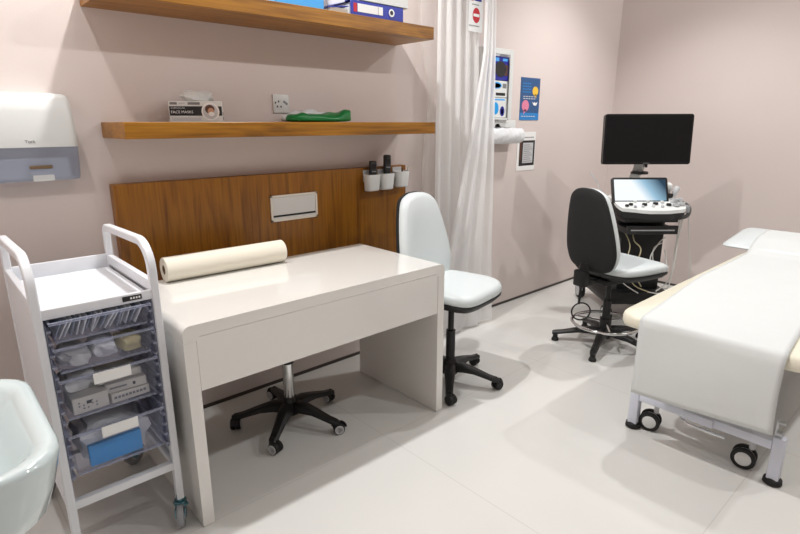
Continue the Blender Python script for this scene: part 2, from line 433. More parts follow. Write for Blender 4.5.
def star_base(parent, r, a0, hub_z, foot, ring_caster=False):
    """five spokes one mesh; five castors or glides, each its own part"""
    mb = MB()
    mb.lathe((0, 0, hub_z-.045), (0, 0, 1), [(0, .030), (0, .042), (.06, .040), (.085, .030), (.085, .02)])
    ends = []
    for k in range(5):
        a = R(a0+72*k); d = Vector((math.cos(a), math.sin(a), 0)); s_ = Vector((-d.y, d.x, 0))
        rings = []
        for q, hw_, zt, zb in ((.02, .030, hub_z+.02, hub_z-.03), (.08, .029, hub_z+.018, hub_z-.020), (.55*r, .024, hub_z+.004, hub_z-.022), (.86*r, .020, hub_z-.020, hub_z-.040), (1.0*r, .019, hub_z-.026, hub_z-.048), (1.07*r, .013, hub_z-.032, hub_z-.05)):
            c = d*q
            rings.append([c - s_*hw_ + Vector((0, 0, zb)), c + s_*hw_ + Vector((0, 0, zb)), c + s_*hw_ + Vector((0, 0, zt-.008)), c + s_*hw_*.6 + Vector((0, 0, zt)), c - s_*hw_*.6 + Vector((0, 0, zt)), c - s_*hw_ + Vector((0, 0, zt-.008))])
        mb.loft(rings)
        ends.append((d*r, a))
    mb.build('base', M['black'], parent, smooth=.6)
    for (e, a) in ends:
        if foot == 'glide':
            MB().lathe((e.x, e.y, 0), (0, 0, 1), [(0, .020), (.004, .023), (.018, .021), (.022, .016), (hub_z-.05, .016)], 20).build('glide', M['rubber'], parent)
        else:
            hb, wb = MB(), MB()
            yaw = a + R(65 + 40*math.sin(3*a+1))
            c, s_ = caster(hb, wb, (e.x, e.y), yaw)
            hb.cyl((e.x, e.y, .05), (e.x, e.y, hub_z-.04), .011)
            h = hb.build('caster', M['black'], parent)
            wb.build('wheel', M['rubber'], h)
            if ring_caster:
                for k in (-1, 1):
                    q = MB(); q.lathe(c + s_*k*.0236, s_*k, [(0, .014), (.0015, .014), (.0015, .021), (0, .021)], 24)
                    q.build('wheel_ring', M['lgrey'], h)

def back_outline(kx=1.0):
    half = [(0, 0), (.10, .004), (.165, .035), (.197, .11), (.196, .19), (.178, .30), (.150, .41), (.118, .475), (.06, .503), (0, .508)]
    pts = half + [(-x, y) for x, y in reversed(half[1:-1])]
    return [(p.x, p.y) for p in spline([Vector((a*kx, b, 0)) for a, b in pts], 4)]
def seat_outline():
    half = [(0, -.215), (.10, -.213), (.175, -.195), (.215, -.14), (.222, -.03), (.218, .09), (.19, .18), (.12, .215), (0, .222)]
    pts = half + [(-x, y) for x, y in reversed(half[1:-1])]
    return [(p.x, p.y) for p in spline([Vector((a, b, 0)) for a, b in pts], 4)]
def task_chair(label, loc, rz, a0, seat_z, back_z, foot, ring, back_y=.205, r=.285, tilt=9, seat_dy=0.0):
    """faces local -y"""
    t = thing('swivel_chair', label, 'chair', loc, rz, 'white and black swivel chairs')
    star_base(t, r, a0-math.degrees(rz), .095, foot)
    mb = MB(); mb.cyl((0, 0, .11), (0, 0, .30), .025); mb.cyl((0, 0, .28), (0, 0, seat_z-.06), .016)
    mb.build('column', M['black'], t)
    so = seat_outline()
    bend = lambda u, v: .012*max(0, 1-(u/.22)**2)*0 - .02*max(0, (-v-.08)/.14)**2
    MB().pad(so, [(.55, seat_z-.092), (.9, seat_z-.085), (1.0, seat_z-.058), (1.005, seat_z-.046)], lambda u, v, d: (u*1.02, v*1.02+seat_dy, d + bend(u, v))).build('seat_pan', M['black'], t)
    MB().pad(so, [(.98, seat_z-.047), (1.0, seat_z-.042), (1.0, seat_z-.020), (.975, seat_z-.006), (.9, seat_z+.001), (.7, seat_z+.005), (.4, seat_z+.006), (.1, seat_z+.005)], lambda u, v, d: (u*1.02, v*1.02+seat_dy, d + bend(u, v))).build('seat', M['vinylw'], t, smooth=1.0)
    MB().box((0, .02, seat_z-.108), (.17, .22, .035), .008).build('mechanism', M['black'], t)
    bo = back_outline(.93 if ring else 1.07); tl = R(tilt)
    def bf(u, v, d):        # d grows towards the sitter (-y)
        c = .55*u*u
        y = back_y - d - c; z = v
        return (u, y + math.sin(tl)*(v-.1) , back_z + z*math.cos(tl))
    MB().pad(bo, [(.3, -.026), (.8, -.022), (.97, -.012), (1.0, .0), (1.0, .008)], bf).build('back_shell', M['blackf'], t, smooth=1.0)
    MB().pad(bo, [(.975, .009), (.99, .014), (.99, .034), (.96, .048), (.88, .056), (.6, .06), (.25, .061)], bf).build('backrest', M['vinylw'], t, smooth=1.0)
    mb = MB()
    pts = spline([(0, .06, seat_z-.105), (0, .17, seat_z-.115), (0, back_y+.045, seat_z-.07), (0, back_y+.03, back_z+.0), (0, back_y+.016, back_z+.05)], 5, False)
    mb.tube(pts, 0, prof=[(-.006, -.03), (.006, -.03), (.006, .03), (-.006, .03)])
    mb.box((0, back_y+.045, seat_z-.075), (.085, .05, .10), .01)
    mb.build('back_bar', M['black'], t)
    if ring:
        mb = MB(); rz_ = ring
        mb.tube([(.205*math.cos(2*PI*i/48), .205*math.sin(2*PI*i/48), rz_) for i in range(48)], .010, 10, True)
        for k in range(3):
            a = R(120*k+20)
            mb.tube([(.03*math.cos(a), .03*math.sin(a), rz_+.01), (.2*math.cos(a), .2*math.sin(a), rz_)], .007, 8)
        mb.build('foot_ring', M['chrome'], t)
        MB().lathe((0, 0, rz_-.02), (0, 0, 1), [(0, .018), (0, .036), (.05, .036), (.05, .018)]).build('ring_clamp', M['black'], t)
        mb = MB(); mb.tube(spline([(.06, .05, seat_z-.1), (.12, .10, seat_z-.13), (.13, .11, seat_z-.30)], 5, False), .008, 8)
        mb.build('lever', M['black'], t)
        MB().tube([(.13-.47*.06*math.cos(2*PI*i/32), .085-.88*.06*math.cos(2*PI*i/32), seat_z-.355+.058*math.sin(2*PI*i/32)) for i in range(32)], .005, 8, True).build('hoop', M['black'], t)
    else:
        mb = MB(); mb.tube([(-.1, .02, seat_z-.105), (-.2, .0, seat_z-.11), (-.235, 0, seat_z-.112)], .006, 8); mb.build('lever', M['black'], t)
    return t
task_chair('white vinyl swivel chair with black frame beside the right end of the desk', (2.025, -.62, 0), R(10), -138, .572, .522, 'caster', None, r=.258)
task_chair('white swivel chair with foot ring, black back toward us, beside the ultrasound machine', (3.13, -.94, 0), R(76), 124, .552, .515, 'glide', .15, r=.30, seat_dy=-.085)

# stool pushed right under the desk
t = thing('swivel_stool', 'stool on a chrome column and black castor base pushed under the desk', 'stool', (1.150, -.40, 0))
star_base(t, .25, 6, .095, 'caster', True)
MB().cyl((0, 0, .12), (0, 0, .315), .025).build('column', M['chrome'], t)
MB().lathe((0, 0, .305), (0, 0, 1), [(0, .024), (.0, .028), (.02, .028), (.02, .014), (.12, .014)]).build('column_cap', M['black'], t)
MB().pad(seat_outline(), [(.5, .418), (.9, .425), (1, .445)], lambda u, v, d: (u*.82, v*.82, d)).build('seat_pan', M['black'], t)
MB().pad(seat_outline(), [(.98, .446), (1, .455), (1, .475), (.95, .488), (.8, .492), (.4, .494)], lambda u, v, d: (u*.82, v*.82, d)).build('seat', M['vinylw'], t, smooth=1.0)

# ------------------------------------------------------------------ drawer trolley
TX0, TX1, TY0, TY1 = .180, .524, -.735, -.225
TC = ((TX0+TX1)/2, (TY0+TY1)/2)
t = thing('drawer_trolley', 'white wheeled drawer trolley with loop handles and clear trays left of the desk', 'trolley', (TC[0], TC[1], 0))
hx, hy = (TX1-TX0)/2-.012, (TY1-TY0)/2-.012
sqp = [(-.012, -.010), (-.009, -.013), (.009, -.013), (.012, -.010), (.012, .010), (.009, .013), (-.009, .013), (-.012, .010)]
for sx in (-1, 1):
    x = sx*hx
    path = [Vector((x, -hy, .10)), Vector((x, -hy, .5)), Vector((x, -hy, .93))]
    cy, cz, rd = -hy+.09, .93, .09
    for i in range(1, 9):
        a = R(180-11.25*i); path.append(Vector((x, cy+rd*math.cos(a), cz+.085*math.sin(a))))
    cy2, rd2 = hy-.03, .03
    for i in range(0, 7):
        a = R(90-15*i); path.append(Vector((x, cy2+rd2*math.cos(a), .975+rd2*math.sin(a))))
    path += [Vector((x, hy, .5)), Vector((x, hy, .10))]
    MB().tube(path, 0, prof=sqp, up=(1, 0, 0)).build('side_frame', M['whitem'], t, smooth=.6)
    MB().bb(x-.010, x+.010, -hy, hy, .862, .898, .003).build('tray_side_rail', M['whitem'], t)
    MB().bb(x-.010, x+.010, -hy, hy, .222, .250, .003).build('bottom_rail', M['whitem'], t)
    MB().bb(x-.002+sx*.006, x+.002+sx*.006, -hy+.013, hy-.013, .25, .862).build('side_sheet', M['whitem'], t)
# top tray
mb = MB(); ix = hx-.010
mb.bb(-ix, ix, -hy-.008, hy, .842, .852)
mb.bb(-ix, ix, -hy-.010, -hy+.004, .846, .872, .003)
mb.bb(-ix, ix, hy-.006, hy+.006, .842, .902, .003)
mb.build('top_tray', M['whitem'], t)
MB().bb(.062, .118, -hy-.0125, -hy-.0098, .850, .866, .001, 1).build('name_plate', M['black_ink'], t)
mb = MB()
for k in range(4): mb.bb(.084+k*.008, .089+k*.008, -hy-.0130, -hy-.0126, .855, .861)
mb.build('plate_print', M['white_ink'], t)
for sy in (-1, 1):
    MB().bb(-hx, hx, sy*hy-.012, sy*hy+.012, .222, .250, .003).build('cross_bar', M['whitem'], t)
# notched plastic runners
for sx in (-1, 1):
    mb = MB()
    x = sx*(hx-.021)
    for k in range(14):
        z = .33 + k*.0365
        mb.bb(x-.006, x+.006, -hy-.012, hy-.05, z-.004, z+.004, .001, 1)
    mb.bb(x+sx*.004, x+sx*.0065, -hy-.006, hy-.05, .315, .825)
    mb.build('tray_runner', M['runner'], t)
# castors
def trolley_castor(x, y, yaw):
    d = Vector((math.cos(yaw), math.sin(yaw), 0)); s_ = Vector((-d.y, d.x, 0)); c = Vector((x, y, .0425)) + d*.02
    mb = MB(); mb.lathe((x, y, .076), (0, 0, 1), [(0, .012), (.0, .021), (.014, .021), (.014, .013), (.04, .013)])
    for k in (-1, 1):
        q = c + s_*k*.016
        mb.loft([[q + d*a + Vector((0, 0, b)) + s_*e for a, b in ((-.030, .030), (.014, .030), (.018, 0), (0, -.014), (-.016, 0))] for e in (-.0015, .0015)])
    mb.box((x, y, .074), (.042, .042, .006), .001)
    h = mb.build('caster', M['castmetal'], t)
    MB().lathe(c - s_*.011, s_, [(0, .02), (0, .039), (.003, .0415), (.019, .0415), (.022, .039), (.022, .02)], 24).build('wheel', M['grey'], h)
    MB().lathe(c - s_*.0125, s_, [(0, .008), (0, .019), (.025, .019), (.025, .008)], 20).build('wheel_hub', M['lgrey'], h)
for sx, sy, yw in ((-1, -1, R(200)), (1, -1, R(-115)), (1, 1, R(200)), (-1, 1, R(220))): trolley_castor(sx*hx, sy*hy, yw)
# trays: (z of bottom, z of rim, label card?)
TRAYS = ((.768, .832, False), (.672, .752, False), (.520, .652, True), (.330, .472, True))
for zb, zt, card in TRAYS:
    wb, wt = .126, .134       # half widths
    yf, yb = -hy-.018, hy-.055
    mb = MB(); th = .0022
    o = [Vector((-wb, yf+.016, zb)), Vector((wb, yf+.016, zb)), Vector((wb, yb-.008, zb)), Vector((-wb, yb-.008, zb))]
    p = [Vector((-wt, yf, zt)), Vector((wt, yf, zt)), Vector((wt, yb, zt)), Vector((-wt, yb, zt))]
    for k in range(4):
        a, b, c, d = o[k], o[(k+1) % 4], p[(k+1) % 4], p[k]
        nrm = (b-a).cross(d-a).normalized()*th
        mb.loft([[a, b, c, d], [a-nrm, b-nrm, c-nrm, d-nrm]])
    mb.bb(-wb, wb, yf+.016, yb-.008, zb-th, zb)
    tr = mb.build('clear_tray', M['clear'], t, smooth=.3)
    mb = MB()
    mb.bb(-wt-.004, wt+.004, yf-.006, yf+.002, zt-.006, zt+.001); mb.bb(-wt-.004, wt+.004, yb-.001, yb+.004, zt-.003, zt+.001)
    mb.bb(-wt-.005, -wt+.001, yf, yb, zt-.003, zt+.001); mb.bb(wt-.001, wt+.005, yf, yb, zt-.003, zt+.001)
    mb.bb(-wb, wb, yf+.013, yf+.017, zb-th-.001, zb+.002)
    mb.build('rim', M['rim'], tr, smooth=.3)
    if card:
        q = MB(); q.bb(-.050, .055, yf-.0085, yf-.0065, zt-.034, zt+.001); q.build('label_card', M['white_ink'], tr)
tx, ty = TC
# packets standing in the top tray
proto = None
for k in range(17):
    x = tx-.112+k*.0138
    if proto is None or k in (1,):
        pass
    o = MB().box((0, 0, 0), (.058, .20, .0035), .001, 1, rot=Matrix.Rotation(R(-62+random.uniform(-9, 9)), 3, 'Y')).build('sterile_packet', M['packet'] if k % 3 else M['packetb'])
    o.location = (x, TY0+.135+random.uniform(-.012, .012), .768+.029)
    tag(o, 'slim paper and film sterile packet leaning in the top tray of the trolley', 'medical packet', 'sterile packets in the top tray')
# second tray: bagged dressings
def lump(name, c, d, material, seed, label, cat, group=None, amp=.18):
    rnd = random.Random(seed); bm = bmesh.new(); bmesh.ops.create_icosphere(bm, subdivisions=3, radius=1)
    ph = [rnd.uniform(0, 6) for _ in range(6)]
    for v in bm.verts:
        p = v.co.copy(); q = Vector([math.copysign(abs(a)**.6, a) for a in p])
        k = 1 + amp*(math.sin(3*p.x+ph[0])*math.sin(4*p.y+ph[1]) + .5*math.sin(7*p.z+ph[2]+5*p.x))
        v.co = Vector((q.x*d[0]*k, q.y*d[1]*k, max(q.z, -.75)*d[2]*(k if q.z > 0 else 1)))
    mb = MB(); mb.bm.free(); mb.bm = bm
    o = mb.build(name, material); o.location = (c[0], c[1], c[2]+.75*d[2])
    return tag(o, label, cat, group)
lump('dressing_bag', (tx-.075, TY0+.10, .6735), (.042, .07, .026), M['bagf'], 1, 'clear bag of dressings at the left of the second trolley tray', 'medical packet')
lump('dressing_bag', (tx+.008, TY0+.11, .6735), (.036, .07, .030), M['packet'], 2, 'white wrapped dressing in the middle of the second trolley tray', 'medical packet')
lump('dressing_bag', (tx+.085, TY0+.09, .6735), (.034, .05, .028), M['bagy'], 3, 'cream coloured packet at the right of the second trolley tray', 'medical packet')
# third tray: printed cartons
def carton(c, d, rz, label, prints, mcol='carton', name='carton'):
    th_ = thing(name, label, 'box', c, rz)
    MB().box((0, 0, d[2]/2), d, .0015, 1).build('body', M[mcol], th_)
    for (x0, x1, z0, z1, mt) in prints:
        MB().bb(x0, x1, -d[1]/2-.0006, -d[1]/2+.0002, z0, z1).build('print', M[mt], th_)
    return th_
carton((tx-.062, TY0+.075, .521), (.10, .10, .052), R(3), 'white printed carton at front left of the third trolley tray',
       [(-.035+.012*i, -.030+.012*i, .012+.010*j, .017+.010*j, 'grey_ink') for i in range(5) for j in range(3) if (i+j) % 3] + [(-.012, .002, .026, .036, 'black_ink')])
carton((tx+.054, TY0+.078, .521), (.115, .10, .030), R(2), 'low white carton at front right of the third trolley tray',
       [(-.05+.011*i, -.042+.011*i, .012, .020, 'grey_ink') for i in range(9)])
carton((tx+.05, TY0+.085, .552), (.12, .10, .030), R(-2), 'white carton lying on the low carton in the third trolley tray',
       [(.018, .026, .010, .020, 'black_ink'), (-.05, .0, .012, .018, 'grey_ink')])
carton((tx+.035, TY0+.10, .583), (.13, .10, .026), R(1), 'topmost white carton in the stack of the third trolley tray',
       [(.010, .018, .010, .018, 'black_ink'), (-.05, -.01, .010, .016, 'grey_ink')])
lump('glove_bag', (tx-.068, TY0+.12, .574), (.05, .06, .028), M['bagf'], 5, 'grey plastic bag behind the printed carton in the third trolley tray', 'bag')
# fourth tray
th_ = thing('blue_box', 'bright blue flat box standing in the lowest trolley tray', 'box', (tx-.010, TY0+.032, .3315), R(1))
MB().box((0, 0, .037), (.156, .020, .072), .003).build('body', M['cyan'], th_)
lump('white_bag', (tx+.004, TY0+.14, .3315), (.112, .078, .064), M['apron'], 6, 'crumpled white plastic bag behind the blue box in the lowest trolley tray', 'bag')

# ------------------------------------------------------------------ paper towel dispenser on the wall
t = thing('towel_dispenser', 'white paper towel dispenser with blue translucent front on the wall above the trolley', 'dispenser', (.31, 0, 1.17))
dw = .185
def disp_ring(z, yfr, w_, rc=.03, y0=0.0):
    out = [(-w_, y0), (w_, y0)]
    for i in range(6):
        a = R(18*i); out.append((w_-rc+rc*math.cos(a), yfr+rc-rc*math.sin(a)))
    for i in range(6):
        a = R(90+18*i); out.append((-w_+rc+rc*math.cos(a), yfr+rc-rc*math.sin(a)))
    return [Vector((x, y, z)) for x, y in out]
mb = MB()
mb.loft([disp_ring(z, yy, ww) for z, yy, ww in ((.125, -.105, dw), (.16, -.107, dw), (.25, -.102, dw-.003), (.295, -.092, dw-.006), (.309, -.080, dw-.012), (.315, -.055, dw-.022), (.316, -.035, dw-.03))])
mb.build('cover', M['white'], t, smooth=.7)
mb = MB()
mb.loft([disp_ring(z, yy, ww) for z, yy, ww in ((.004, -.088, dw-.006), (.02, -.094, dw-.003), (.1245, -.104, dw))])
mb.build('lower_cover', M['dispblue'], t, smooth=.7)
MB().bb(-.15, .15, -.075, -.012, .012, .085, .004).build('towel_stack', M['paper'], t)
MB().bb(.022, .090, -.0945, -.0915, .003, .046, .001, 1).build('towel_sheet', M['paper'], t)
MB().bb(.016, .088, -.102, -.097, .048, .060, .002).build('pull_slot', M['card'], t)
MB().bb(dw-.004, dw+.004, -.062, -.045, .142, .160, .001, 1).build('lock', M['black'], t)
text('Tork', .016, M['grey_ink'], t, front_at(.030, -.1066, .145), 'brand_lettering')

# ------------------------------------------------------------------ wash basin (left edge)
t = thing('wash_basin', 'white ceramic wash basin on a pedestal at the left edge', 'basin', (-.475, -1.195, 0))
def bas(z, x1, hw_, rc, x0=0.0, n=6):
    out = [(x0, -hw_)]
    for i in range(n+1):
        a = R(-90+90*i/n); out.append((x1-rc+rc*math.cos(a), -hw_+rc+rc*math.sin(a)))
    for i in range(n+1):
        a = R(90*i/n); out.append((x1-rc+rc*math.cos(a), hw_-rc+rc*math.sin(a)))
    out.append((x0, hw_))
    return [Vector((x, y, z)) for x, y in out]
mb = MB()
mb.loft([bas(.575, .40, .14, .08), bas(.60, .455, .178, .10), bas(.635, .52, .210, .11), bas(.67, .568, .232, .11), bas(.72, .584, .240, .11), bas(.76, .593, .244, .11), bas(.785, .598, .247, .11), bas(.797, .594, .244, .108), bas(.80, .586, .238, .105),
         bas(.798, .570, .222, .095, .10), bas(.788, .556, .210, .09, .115), bas(.74, .525, .192, .09, .14), bas(.69, .47, .165, .09, .17), bas(.668, .39, .11, .07, .22)])
mb.build('bowl', M['ceramic'], t, smooth=1.2)
mb = MB(); mb.loft([bas(z, x1, h, .07) for z, x1, h in ((0, .43, .12), (.03, .42, .115), (.3, .40, .10), (.5, .40, .115), (.60, .40, .125))]); mb.build('pedestal', M['ceramic'], t, smooth=1.0)
MB().lathe((.30, 0, .668), (0, 0, 1), [(0, .01), (0, .03), (.004, .03), (.004, .01)]).build('drain', M['chrome'], t)

# ------------------------------------------------------------------ examination couch
CX0, CY0, CY1, CZ = 2.20, -1.44, -2.16, .575      # foot end, window side, near side, top
t = thing('examination_couch', 'cream examination couch on silver wheeled frame at the right', 'couch', (2.3, -1.79, 0))
ox, oy = 2.3, -1.79
def couch_out(x0, x1, y0, y1, r, n=6):
    return [(p[0]+(x0+x1)/2, p[1]+(y0+y1)/2) for p in rrect(x1-x0, abs(y1-y0), r, n)]
co = couch_out(CX0-ox, 3.98-ox, CY0-oy, CY1-oy, .075)
MB().pad(co, [(.97, CZ-.060), (.99, CZ-.056), (1, CZ-.044), (1, CZ-.02), (.993, CZ-.006), (.98, CZ), (.6, CZ+.002)], lambda u, v, d: (u, v, d)).build('mattress', M['vinylc'], t, smooth=1.0)
# raised head cushion
ho = rrect(.46, .90, .05, 5)
def hf(u, v, d):
    k = (u+.23)/.46
    return (4.10-ox+u, -1.755-oy+v, .600+.035*k+d*(.35+.65*min(1, (.23+u)/.15))*1.0)
MB().pad(ho, [(.93, -.020), (.985, -.012), (1, .004), (.985, .022), (.93, .036), (.7, .046), (.3, .05)], hf).build('head_cushion', M['vinylw'], t, smooth=1.0)
# frame
lx = 2.315-ox
LY = (-1.518-oy, -2.078-oy)
for y in LY:
    MB().box((lx, y, .113), (.042, .042, .184), .006).build('leg', M['silver'], t)
    MB().lathe((lx, y, 0), (0, 0, 1), [(0, .027), (.006, .034), (.022, .032), (.03, .02)], 20).build('foot', M['rubber'], t)
    MB().box((3.95-ox, y, .113), (.042, .042, .184), .006).build('leg', M['silver'], t)
    MB().lathe((3.95-ox, y, 0), (0, 0, 1), [(0, .027), (.006, .034), (.022, .032), (.03, .02)], 20).build('foot', M['rubber'], t)
for x in (lx, 3.95-ox):
    MB().bb(x-.02, x+.02, LY[1]+.021, LY[0]-.021, .148, .186, .004).build('end_bar', M['silver'], t)
# lift columns and upper frame
for x in (.55, 1.25):
    MB().box((x, 0, .335), (.10, .16, .31), .008).build('lift_column', M['silver'], t)
    pass
MB().bb(-.02, 1.62, -.06, .06, .150, .188, .004).build('spine_beam', M['silver'], t)
MB().bb(.12, 1.58, -.15, .20, .470, .514, .004).build('upper_frame', M['silver'], t)
def couch_castor(y, yaw, x):
    d = Vector((math.cos(yaw), math.sin(yaw), 0)); s_ = Vector((-d.y, d.x, 0)); c = Vector((x, y, .046)) + d*.022
    mb = MB(); mb.cyl((x, y, .09), (x, y, .152), .011)
    mb.tube([c + Vector((0, 0, .0)) + d*(math.cos(R(a))*.03) + Vector((0, 0, math.sin(R(a))*.03)) for a in range(20, 181, 20)], 0, prof=[(-.004, -.012), (.004, -.012), (.004, .012), (-.004, .012)])
    h = mb.build('caster', M['lgrey'], t)
    for k in (-1, 1):
        MB().lathe(c + s_*k*.010, s_*k, [(0, .032), (0, .043), (.003, .0455), (.014, .0455), (.017, .043), (.017, .034)], 32).build('tyre', M['rubber'], h)
        MB().lathe(c + s_*k*.010, s_*k, [(0, .01), (0, .0315), (.016, .0315), (.019, .026), (.0195, .005)], 28).build('wheel_disc', M['white'], h)
couch_castor(-1.60-oy, R(102), 2.355-ox)
couch_castor(-1.985-oy, R(97), 2.355-ox)
MB().tube([(lx-.01, -1.72-oy, .140), (lx-.02, -1.75-oy, .125), (lx-.02, -1.90-oy, .125)], .007, 8).build('brake_bar', M['chrome'], t)
mb = MB(); mb.box((lx-.005, -2.062-oy, .235), (.012, .008, .085), .002); mb.cyl((lx-.01, -2.066-oy, .222), (lx-.01, -2.085-oy, .222), .012); mb.cyl((lx-.01, -2.066-oy, .268), (lx-.01, -2.088-oy, .268), .008)
mb.build('bracket', M['steel'], t)
# paper sheet laid over it and hanging down the foot end
def sheet(uu, vv):
    L1, L2 = .335-.028*vv, 2.05
    s_ = uu*(L1+L2)
    y = -1.545 + (-2.072+1.545)*vv + .075*min(1, max(0, (s_-L1)/.9))
    wob = .004*math.sin(9*vv+3*s_)
    if s_ < L1-.02:
        q = (L1-s_)
        return (CX0-.012-.006*math.sin(PI*min(1, q/.36))*1.5 + .004*math.sin(vv*5+q*9), y+.004*math.sin(q*11)*(1 if vv > .5 else -1)*0.5, CZ-.006-q)
    s2 = s_-(L1-.02)
    if s2 < .04:
        a = s2/.04*PI/2
        return (CX0-.012+.024*(1-math.cos(a)), y, CZ-.020+.026*math.sin(a))
    x = CX0+.012+(s2-.04)
    z = CZ+.006
    if x > 3.80:
        k = (x-3.87)/.46
        zz = .600+.035*k+.054*(.35+.65*min(1, max(0, k)*.46/.15))
        b = min(1, max(0, (x-3.80)/.12)); b = b*b*(3-2*b)
        z = z*(1-b)+max(z, zz)*b
        if x > 4.27: z -= (x-4.27)**2*9
    return (x, y, z + .0012*math.sin(7*x+4*vv))
o = MB().grid(sheet, 110, 24).build('couch_paper', M['paper'], smooth=3, solid=.0008)
tag(o, 'white paper sheet laid along the couch and hanging over its foot end', 'paper sheet')

# ------------------------------------------------------------------ curtain
def lerp(tab, z):
    if z >= tab[0][0]: return tab[0][1]
    for (z0, a), (z1, b) in zip(tab, tab[1:]):
        if z >= z1:
            k = (z-z1)/(z0-z1); return b+(a-b)*k
    return tab[-1][1]
RE = ((3.2, 2.78), (2.6, 2.80), (1.95, 2.835), (1.2, 2.865), (.5, 2.885), (0, 2.92))
LE = ((3.2, 2.28), (2.6, 2.29), (1.9, 2.30), (1.5, 2.38), (1.13, 2.325), (.6, 2.36), (0, 2.36))
BE1 = ((3.2, 2.41), (0, 2.40))
BE = ((3.2, 2.76), (1.80, 2.74), (1.22, 2.62), (.5, 2.44), (0, 2.33))
ZT = CEIL-.02
def cur0(s, v):
    z = .03 + (ZT-.03)*v
    a, b = lerp(LE, z), lerp(BE, z)+.05
    return Vector((a+(b-a)*s, -.075 - .012*math.sin(2*PI*2.2*s+.6*v), z))
def cur1(s, v):
    z = .03 + (ZT-.03)*v
    a, b = lerp(BE1, z), lerp(RE, z)-.05
    x = a+(b-a)*s
    return Vector((x, -.115 - .016*math.sin(2*PI*4.6*s+.3*v) - .001*math.sin(2*PI*11*s), z))
def cur2(s, v):
    z = .02 + (ZT-.02)*v
    a, b = lerp(BE, z), lerp(RE, z)
    x = a+(b-a)*s
    return Vector((x, -.185 - .016*math.sin(2*PI*3.2*s+.4*v) - .003*math.sin(2*PI*7*s+.3*v), z))
t = thing('privacy_curtain', 'sheer white hanging curtain between the shelves and the glove dispenser', 'curtain', (2.66, -.13, 0))
MV = Matrix.Translation((-2.66, .13, 0))
MB().grid(cur0, 40, 60).xf(MV).build('sheer_edge', M['sheer'], t, smooth=3)
MB().grid(cur1, 120, 60).xf(MV).build('back_fold', M['curtain'], t, smooth=3)
MB().grid(cur2, 120, 60).xf(MV).build('front_fold', M['curtain'], t, smooth=3)
mb = MB(); mb.bb(-.45, .30, .0, .03, CEIL-.02, CEIL); mb.build('track', M['white'], t)
# printed panel on the curtain
def patch(x0, x1, z0, z1, material, name, off, parent, elli=False, n=10):
    def fn(a, b):
        if elli:
            rr_, th = a, 2*PI*b
            x = (x0+x1)/2+(x1-x0)/2*rr_*math.cos(th); z = (z0+z1)/2+(z1-z0)/2*rr_*math.sin(th)
        else: x = x0+(x1-x0)*a; z = z0+(z1-z0)*b
        return Vector((x-2.66, SIGNY-off+.13, z))
    q = MB().grid(fn, n, 24 if elli else n)
    if elli: bmesh.ops.remove_doubles(q.bm, verts=q.bm.verts, dist=1e-5)
    return q.build(name, material, parent)
SIGNY = -.142
M['tapew'] = mat('printed_label_white', sr(236, 238, 238), .5)
lab = patch(2.645, 2.775, 1.915, 2.20, M['tapew'], 'printed_panel', 0, t)
patch(2.680, 2.748, 1.965, 2.050, M['red'], 'no_entry_disc', .001, t, True)
patch(2.686, 2.742, 2.000, 2.016, M['white_ink'], 'no_entry_bar', .002, t)
patch(2.664, 2.684, 2.085, 2.110, M['red'], 'logo', .001, t)
patch(2.692, 2.758, 2.087, 2.106, M['navy'], 'logo_word', .001, t)
for k, (a, b, z) in enumerate(((2.672, 2.737, 2.066), (2.650, 2.747, 1.948), (2.662, 2.752, 2.14))):
    for j in range(9):
        xx = a+(b-a)*j/9
        patch(xx, xx+(b-a)/9*.7, z-.003, z+.003, M['grey_ink'], 'print_line', .001, t, n=1)

# ------------------------------------------------------------------ glove dispenser, apron roll, posters
t = thing('glove_dispenser', 'white wall rack holding three glove boxes right of the curtain', 'dispenser', (3.00, 0, 1.40))
mb = MB()
mb.bb(-.16, .16, -.004, 0, 0, .45); mb.bb(-.16, -.148, -.105, 0, 0, .45, .002, 1); mb.bb(.145, .157, -.105, 0, 0, .45, .002, 1)
mb.bb(-.16, .157, -.105, 0, 0, .012, .002, 1); mb.bb(.118, .157, -.108, -.100, 0, .45, .002, 1); mb.bb(-.16, -.12, -.108, -.100, 0, .45, .002, 1)
mb.bb(-.12, .118, -.108, -.100, .415, .45, .002, 1)
mb.build('rack', M['white'], t)
def glove(z, h, label, body, marks):
    g = thing('glove_box', label, 'glove box', (2.995, -.05, z), 0)
    MB().box((0, 0, h/2), (.255, .088, h), .002, 1).build('carton', M[body], g)
    for (x0, x1, z0, z1, mt, el) in marks:
        mb = MB()
        if el: mb.prism([(math.cos(2*PI*i/20)*(x1-x0)/2+(x0+x1)/2, math.sin(2*PI*i/20)*(z1-z0)/2+(z0+z1)/2) for i in range(20)], lambda u, v, hh: (u, hh, v), -.0448, -.0435)
        else: mb.bb(x0, x1, -.0446, -.0435, z0, z1)
        mb.build('print', M[mt], g)
glove(1.654, .150, 'dark blue and black glove box at the top of the wall rack', 'navy', [(-.02, .10, .02, .12, 'black_ink', True), (-.10, .02, .118, .140, 'sky', False), (.085, .118, .03, .10, 'brown', False), (.06, .11, .122, .138, 'sky', False)])
glove(1.545, .106, 'white and blue glove box in the middle of the wall rack', 'white', [(-.06, .06, .055, .098, 'sky', True), (-.04, .05, .06, .09, 'navy', True), (.0, .10, .012, .03, 'black_ink', False), (-.11, -.03, .0, .106, 'navy', False), (.07, .11, .06, .09, 'grey_ink', False)])
glove(1.414, .128, 'white glove box with blue figures at the bottom of the wall rack', 'white', [(-.03, .035, .02, .10, 'cyan', True), (.05, .10, .01, .075, 'navy', True), (.062, .088, .02, .06, 'white', True), (-.11, -.05, .02, .1, 'sky', False), (-.1, .1, .112, .122, 'sky', False)])
t = thing('apron_dispenser', 'white wall bracket holding a roll of white plastic aprons below the glove boxes', 'dispenser', (3.08, 0, 1.24))
